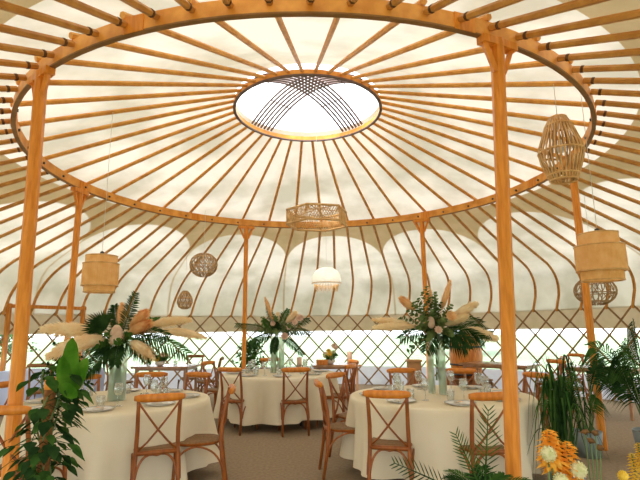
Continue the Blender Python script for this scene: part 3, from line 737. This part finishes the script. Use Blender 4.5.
# climbing plant on a coir pole
random.seed(21)
CP = Vector((-1.64, -3.35, 0))
t = thing('climbing_plant', CP, 'heart-leaved climbing plant on a brown coir pole beside the thick post', 'plant')
pot(None, .16, .26, 'potgrey', t)
b = MB(); b.tube([(0, 0, .2), (.0, 0, .7), (0, 0, 1.10)], [.036, .036, .034], 14); b.build('coir_pole', 'coir', t)
b = MB(); b.lathe([(.034, 1.07), (.038, 1.08), (.038, 1.12), (.028, 1.145), (.001, 1.15)], 16); b.build('wooden_cap', 'pole', t)
for v in range(4):
    b = MB(); pts = []
    for i in range(26):
        f = i / 25; a = v * 1.57 + f * 5; rr = .043 + .02 * math.sin(9 * f); pts.append(Vector((rr * math.cos(a), rr * math.sin(a), .25 + f * (.78 + .05 * v))))
    b.tube(pts, .006, 6); st = b.build('vine', 'stem', t)
    b = MB()
    for i in range(2, 26):
        for _ in range(2):
            a = random.uniform(-1.3, 2.9) if i > 19 else random.uniform(0, 6.28); o = Vector((math.cos(a), math.sin(a), random.uniform(-.2, .4))); p1 = pts[i] + o.normalized() * random.uniform(.06, .20)
            b.tube([pts[i], pts[i].lerp(p1, .5) + Vector((0, 0, .02)), p1], .0025, 4)
            b.leaf(p1, Vector((o.x, o.y, -.7)), Vector((o.x, o.y, .8)), random.uniform(.065, .115), random.uniform(.045, .08), 'heart', .1, 6, .12)
    b.build('leaves', 'leafmid' if v % 2 else 'leafdark', t)
for i, (d, L, W, p) in enumerate((((.05, -.15, 1), .42, .11, (.12, 0, 1.0)), ((-.05, -.2, 1), .28, .09, (.10, 0, 1.02)), ((.35, -.1, .9), .28, .09, (.13, 0, 1.02)), ((.5, -.3, -.2), .18, .08, (.08, -.03, 1.10)))):
    b = MB(); b.leaf(p, d, (0.1, -1, .35), L, W, 'round', .05, 10, .15); b.build('large_leaf', 'leaflime', t)

# leafy shrub behind the middle table
def shrub(c, H, R, label, seed, m='leafmid', potm='potgrey', n=26):
    random.seed(seed); t = thing('potted_shrub', c, label, 'plant'); pot(None, .18, .32, potm, t)
    b = MB(); b.tube([(0, 0, .28), (.01, 0, H * .55), (0, 0, H * .8)], [.02, .015, .008], 8); b.build('trunk', 'bark', t)
    for i in range(n):
        f = i / n; a = i * 2.4; z = H * (.42 + .40 * f); d = Vector((math.cos(a), math.sin(a), .5 + .6 * f))
        spray('leafy_branch', (0, 0, z), d, R * (1.1 - .45 * f) * random.uniform(.75, 1.1), .09, .055, m, t, 16, .2, 'lance', .004)
shrub((-1.22, 3.70, 0), 1.38, .46, 'leafy green shrub in a pot behind the middle table', 31)
shrub((-6.75, 4.5, 0), 2.0, .85, 'leafy green shrub outside the windows, seen through the door frame', 33, n=46)
shrub((-3.55, .75, 0), 1.40, .42, 'dark leafy plant behind the fan palm table and its drooping fronds', 35, 'leafdark')

# planter with feathery fern in front of the chair at the post
random.seed(40)
t = thing('potted_fern', (1.06, -3.42, 0), 'feathery fern in a dark slate planter in front of the thick post', 'plant')
pot(None, .17, .44, 'potnavy', t)
for i in range(20):
    a = i * 2.4; e = .35 + .9 * random.random()
    frond('fern_frond', (.03 * math.cos(a), .03 * math.sin(a), .42), (math.cos(a), math.sin(a), e), .16 + .16 * random.random(), .3, .08, 'leafdark' if i % 2 else 'leafmid', t, 18, .009, (0, 0, 1), .2)
frond('fern_frond', (0, 0, .42), (-.42, 0, 1), .40, .02, .085, 'leafmid', t, 14, .008, F, .0)
frond('fern_frond', (0, 0, .42), (.10, -.05, 1), .52, .02, .095, 'leafmid', t, 14, .008, F, .0)
frond('fern_frond', (-.1, 0, .42), (-1, 0, .5), .5, .05, .08, 'leafdark', t, 14, .008, F, .0)

# foreground meadow-style flowers in a low trough
random.seed(50)
FB = Vector((1.50, -4.05, 0))
t = thing('flower_trough', FB, 'dark trough of orange spikes, cream pompoms and brown seedheads', 'flowers')
b = MB(); b.box((.1, 0, .16), (.42, .13, .16)); b.build('trough', 'potnavy', t, False)
b = MB(); b.box((.1, 0, .325), (.40, .115, .008)); b.build('soil', 'soil', t, False)
def stalk(p0, p1, r=.004):
    b = MB(); p0 = Vector(p0); p1 = Vector(p1); b.tube([p0, p0.lerp(p1, .5) + Vector((.01, 0, 0)), p1], r, 6); return b
def spike(p0, top, L, R, m='orange'):
    s = stalk(p0, top).build('flower_spike', 'stem', t); b = MB(); top = Vector(top); d = (top - Vector(p0)).normalized()
    for i in range(90):
        f = i / 90; a = i * 2.4; o = d.orthogonal().normalized(); o.rotate(Matrix.Rotation(a, 3, d)); c = top - d * L * (1 - f)
        b.leaf(c, o + d * .4 * (f - .3), d, R * (1.15 - .6 * f) * random.uniform(.7, 1.2), R * .5, 'round', .25, 2, .2)
    b.build('blossom', m, s)
def pom(p0, top, r, m='creamball'):
    s = stalk(p0, top).build('pompom_stem', 'stem', t); b = MB(); b.ball(top, r, 16, (1, 1, .92), .06)
    for i in range(70):
        z = 1 - 2 * (i + .5) / 70; a = i * 2.4; q = Vector((math.sqrt(1 - z * z) * math.cos(a), math.sqrt(1 - z * z) * math.sin(a), z)); b.leaf(Vector(top) + q * r * .85, q + Vector((0, 0, .3)), q.orthogonal(), r * .35, r * .3, 'round', 0, 2, .1)
    b.build('pompom', m, s)

spike((-.06, 0, .32), (-.045, -.02, .95), .14, .075); spike((.04, .0, .32), (.03, -.03, .90), .24, .075); spike((-.02, .0, .32), (-.01, .03, .91), .14, .065)
pom((-.10, 0, .32), (-.075, -.06, .86), .032); pom((.06, 0, .32), (.055, -.06, .79), .034); pom((-.03, 0, .32), (-.035, -.07, .75), .030)
spike((.36, 0, .32), (.345, .0, .84), .16, .040, 'yellow'); pom((.25, 0, .32), (.28, -.02, .75), .022, 'yellow'); spike((.42, 0, .32), (.40, .03, .88), .12, .035, 'yellow')
for (x, z) in ((.135, .94), (.185, .935), (.16, .90), (.20, .87)):
    s = stalk((.12, 0, .32), (x, 0, z), .003).build('seedhead_stem', 'stem', t); b = MB(); b.ball((x, 0, z), .017, 10, (1, 1, .7), .35); b.build('seedhead', 'brownbud', s)
for i in range(16):
    a = i * 2.4
    frond('fern_frond', (-.2 + .6 * i / 16, 0, .32), (math.cos(a) * .6, math.sin(a) * .6, 1), .30, .3, .08, 'leafdark' if i % 2 else 'leafmid', t, 14, .010, (0, 0, 1), .2)
for (x, h, l) in ((-.28, .5, -.1), (.40, .62, .12), (.48, .58, .2)):
    b = MB(); b.leaf((x, 0, .32), (l, 0, 1), (0, -1, 0), h, .035, 'strap', .1, 8, .3); b.build('strap_leaf', 'leafmid', t)
FBX = 1.155; t.location = (FBX, -4.2, 0)

# ------------------------------------------------------------------ hanging lampshades
def hang(name, c, top, label, group='woven lampshades hanging from the roof'):
    """thing at the shade's centre; cord up to height TOP"""
    t = thing(name, c, label, 'lampshade', group); return t
def cord(t, z0, z1, r=.0028):
    b = MB(); b.tube([(0, 0, z0), (0, 0, z1)], r, 6); b.build('cord', 'linen', t)
def bulb(t, z):
    b = MB(); b.ball((0, 0, z), .035, 12, (1, 1, 1.2)); b.lathe([(.016, z + .035), (.018, z + .09), (.001, z + .09)], 10); b.build('bulb', 'white', t)
def cage(t, prof, nrib, m, r=.005, twist=0.0, name='cage'):
    b = MB()
    for k in range(nrib):
        pts = [(R * math.cos(2 * PI * k / nrib + twist * z), R * math.sin(2 * PI * k / nrib + twist * z), z) for R, z in prof]
        b.tube(pts, r, 5)
        if twist: b.tube([(R * math.cos(2 * PI * k / nrib - twist * z), R * math.sin(2 * PI * k / nrib - twist * z), z) for R, z in prof], r, 5)
    b.build(name, m, t)
def hoop(t, R, z, m, r=.008, name='hoop'):
    b = MB(); b.tube([(R * math.cos(2 * PI * k / 32), R * math.sin(2 * PI * k / 32), z) for k in range(33)], r, 6, False); b.build(name, m, t)
# flat six-sided frame under the crown
t = hang('hexagonal_lampshade', (.12, .0, 2.965), 0, 'wide flat six-sided cane lampshade hanging from the crown centre')
hx = [pol(.43, 60 * k + 12) for k in range(6)]; hi = [pol(.36, 60 * k + 12) for k in range(6)]
for z in (-.10, .10):
    b = MB()
    for k in range(6): b.tube([hx[k] + Vector((0, 0, z)), hx[(k + 1) % 6] + Vector((0, 0, z))], .016, 6)
    b.build('rim', 'cane', t)
b = MB()
for k in range(6):
    p, q = hx[k], hx[(k + 1) % 6]
    for j in range(12):
        f = j / 12; g_ = min(1, f + .3); h_ = max(0, f - .3)
        b.tube([p.lerp(q, f) + Vector((0, 0, -.11)), p.lerp(q, g_) + Vector((0, 0, .11))], .0055, 5)
        b.tube([p.lerp(q, f) + Vector((0, 0, -.11)), p.lerp(q, h_) + Vector((0, 0, .11))], .0055, 5)
b.build('lattice_band', 'cane', t)
b = MB()
for k in range(6): b.tube([hx[k] + Vector((0, 0, .11)), Vector((0, 0, .13))], .007, 5)
for k in range(12): b.tube([hx[k % 6] * .55 + Vector((0, 0, .11 - .02)), hx[(k + 1) % 6] * .55 + Vector((0, 0, .09))], .004, 5)
b.build('top_web', 'darkcane', t); bulb(t, .0); cord(t, .13, 5.02 - 2.98)
# white dome
t = hang('dome_lampshade', (.36, 3.15, 2.43), 0, 'white shell dome lampshade with a short fringe beneath', None)
b = MB(); b.lathe([(.03, .25), (.13, .235), (.22, .18), (.28, .09), (.30, -.02), (.28, -.10), (.27, -.10), (.29, -.02), (.27, .085), (.21, .17), (.12, .225), (.03, .24)], 32); b.build('shade', 'white', t)
b = MB()
for k in range(48):
    p = pol(.25, 7.5 * k, -.10); b.tube([p, p * .85 + Vector((0, 0, -.10 - .03 * (k % 3)))], .006, 4)
b.build('fringe', 'cane', t); hoop(t, .30, -.075, 'cane', .006); cord(t, .24, 1.45)
m_, nt_, o_ = new_mat('lit_bulb'); e_ = nt_.nodes.new('ShaderNodeEmission'); e_.inputs[0].default_value = (1, .93, .82, 1); e_.inputs[1].default_value = 45; nt_.links.new(e_.outputs[0], o_.inputs[0]); M['lit'] = m_
b = MB(); b.ball((0, 0, .05), .04, 12, (1, 1, 1.2)); b.build('bulb', 'lit', t)
# round woven ball
t = hang('ball_lampshade', (-1.93, 2.25, 2.62), 0, 'round brown woven ball lampshade hanging above the aisle')
prof = [(.24 * math.sin(PI * i / 12) + .01, -.24 * math.cos(PI * i / 12) * .92) for i in range(1, 12)]
cage(t, prof, 16, 'darkcane', .007, 3.2); cage(t, prof, 18, 'cane', .006, 0, 'rib')
for z in (-.14, 0, .14): hoop(t, .24 * math.sqrt(1 - (z / .24) ** 2), z, 'cane')
bulb(t, 0); cord(t, .2, 1.02)
# small basket
t = hang('basket_lampshade', (-2.78, 4.35, 2.12), 0, 'small brown teardrop basket lampshade low by the far lattice')
prof = [(.05, .20), (.10, .15), (.16, .04), (.17, -.06), (.13, -.16), (.06, -.20)]
cage(t, prof, 20, 'cane', .007); cage(t, prof, 10, 'darkcane', .006, 2.5, 'weave')
for R, z in prof: hoop(t, R, z, 'cane')
bulb(t, 0); cord(t, .18, 1.02)
# solid barrel-shaped bamboo shades
def bamboo_shade(c, R, tiers, label, topz):
    t = hang('bamboo_lampshade', c, 0, label, 'bamboo cylinder lampshades')
    for z0, z1, f in tiers:
        b = MB(); n_ = 96
        prof = [(R * f * .985, z1), (R * f, z1 - .01), (R * f * 1.01, (z0 + z1) / 2), (R * f, z0 + .01), (R * f * .985, z0)]
        vs = []
        for r_, z in prof:
            for k in range(n_): a = 2 * PI * k / n_; rr = r_ + .0025 * (k % 2); vs.append((rr * math.cos(a), rr * math.sin(a), z))
        b.add(vs, [(i * n_ + k, i * n_ + (k + 1) % n_, (i + 1) * n_ + (k + 1) % n_, (i + 1) * n_ + k) for i in range(4) for k in range(n_)])
        b.build('shade_tier', 'bamboo', t, False)
        for z in (z0, z1): hoop(t, R * f * 1.01, z, 'cane', .007)
    zt = tiers[0][1]; b = MB()
    for k in range(3): b.tube([(R * .9 * math.cos(k * PI / 3), R * .9 * math.sin(k * PI / 3), zt), (-R * .9 * math.cos(k * PI / 3), -R * .9 * math.sin(k * PI / 3), zt)], .005, 5)
    b.build('spider', 'cane', t); b = MB(); b.lathe([(.001, zt + .06), (.022, zt + .05), (.022, zt), (.001, zt)], 12); b.build('lamp_holder', 'iron', t)
    bulb(t, zt - .16); cord(t, zt + .05, topz - c[2])
bamboo_shade((-2.37, -1.05, 2.07), .19, ((.12, .21, .88), (-.13, .12, 1.0), (-.20, -.13, .86)), 'pale bamboo barrel lampshade above the fan palm arrangement', 4.05)
bamboo_shade((2.80, -2.05, 2.10), .215, ((.09, .21, .80), (-.15, .09, 1.0), (-.24, -.15, .84)), 'big two-tier bamboo lampshade in front of the post by the palm pots', 3.78)
# tall slatted lantern
t = hang('lantern_lampshade', (2.36, -2.35, 3.06), 0, 'tall slatted rattan lantern lampshade high beside the roof ring')
prof = [(.075, .31), (.115, .23), (.185, .03), (.195, -.03), (.18, -.11), (.135, -.25), (.115, -.30)]
cage(t, prof, 30, 'cane', .0085, 0, 'slat'); cage(t, prof, 8, 'darkcane', .006, 1.2, 'weave')
for R, z in (prof[0], prof[1], prof[3], prof[5], prof[6]): hoop(t, R, z, 'cane', .010)
bulb(t, 0); cord(t, .33, .66)
# caged ball behind
t = hang('cage_lampshade', (4.22, .45, 1.95), 0, 'brown open cage lampshade behind the two-tier bamboo shade')
prof = [((.27) * math.sin(PI * i / 12) + .01, -.21 * math.cos(PI * i / 12)) for i in range(1, 12)]
cage(t, prof, 14, 'darkcane', .008); cage(t, prof, 9, 'darkcane', .006, 2.5, 'weave')
for z in (-.15, -.03, .12): hoop(t, .27 * math.sqrt(1 - (z / .21) ** 2), z, 'darkcane', .008)
bulb(t, 0); cord(t, .2, 1.55)

# ------------------------------------------------------------------ outside
def tree(c, H, R, label, seed):
    random.seed(seed); t = thing('tree', c, label, 'tree', 'trees on the meadow'); b = MB(); b.tube([(0, 0, -.06), (.1, 0, H * .35), (0, .1, H * .7)], [.22, .16, .08], 10); b.build('trunk', 'bark', t)
    b = MB()
    for i in range(26):
        a = i * 2.4; f = i / 26; p = Vector((math.cos(a) * R * .6 * math.sqrt(1 - f * .7), math.sin(a) * R * .6 * math.sqrt(1 - f * .7), H * (.42 + .5 * f))); b.ball(p, R * random.uniform(.30, .48), 14, (1, 1, .8), .12)
    b.build('crown', 'leafmid', t)
for i, (x, y, H, R, l) in enumerate(((9, 22, 6, 2.8, 'broad green tree on the meadow beyond the vinyl windows'), (15, 16, 5, 2.4, 'smaller green tree on the meadow behind the potted palms'), (-14, 24, 6, 2.6, 'pale green tree on the meadow beyond the fan palm table'))):
    tree((x, y, 0), H, R, l, 60 + i)
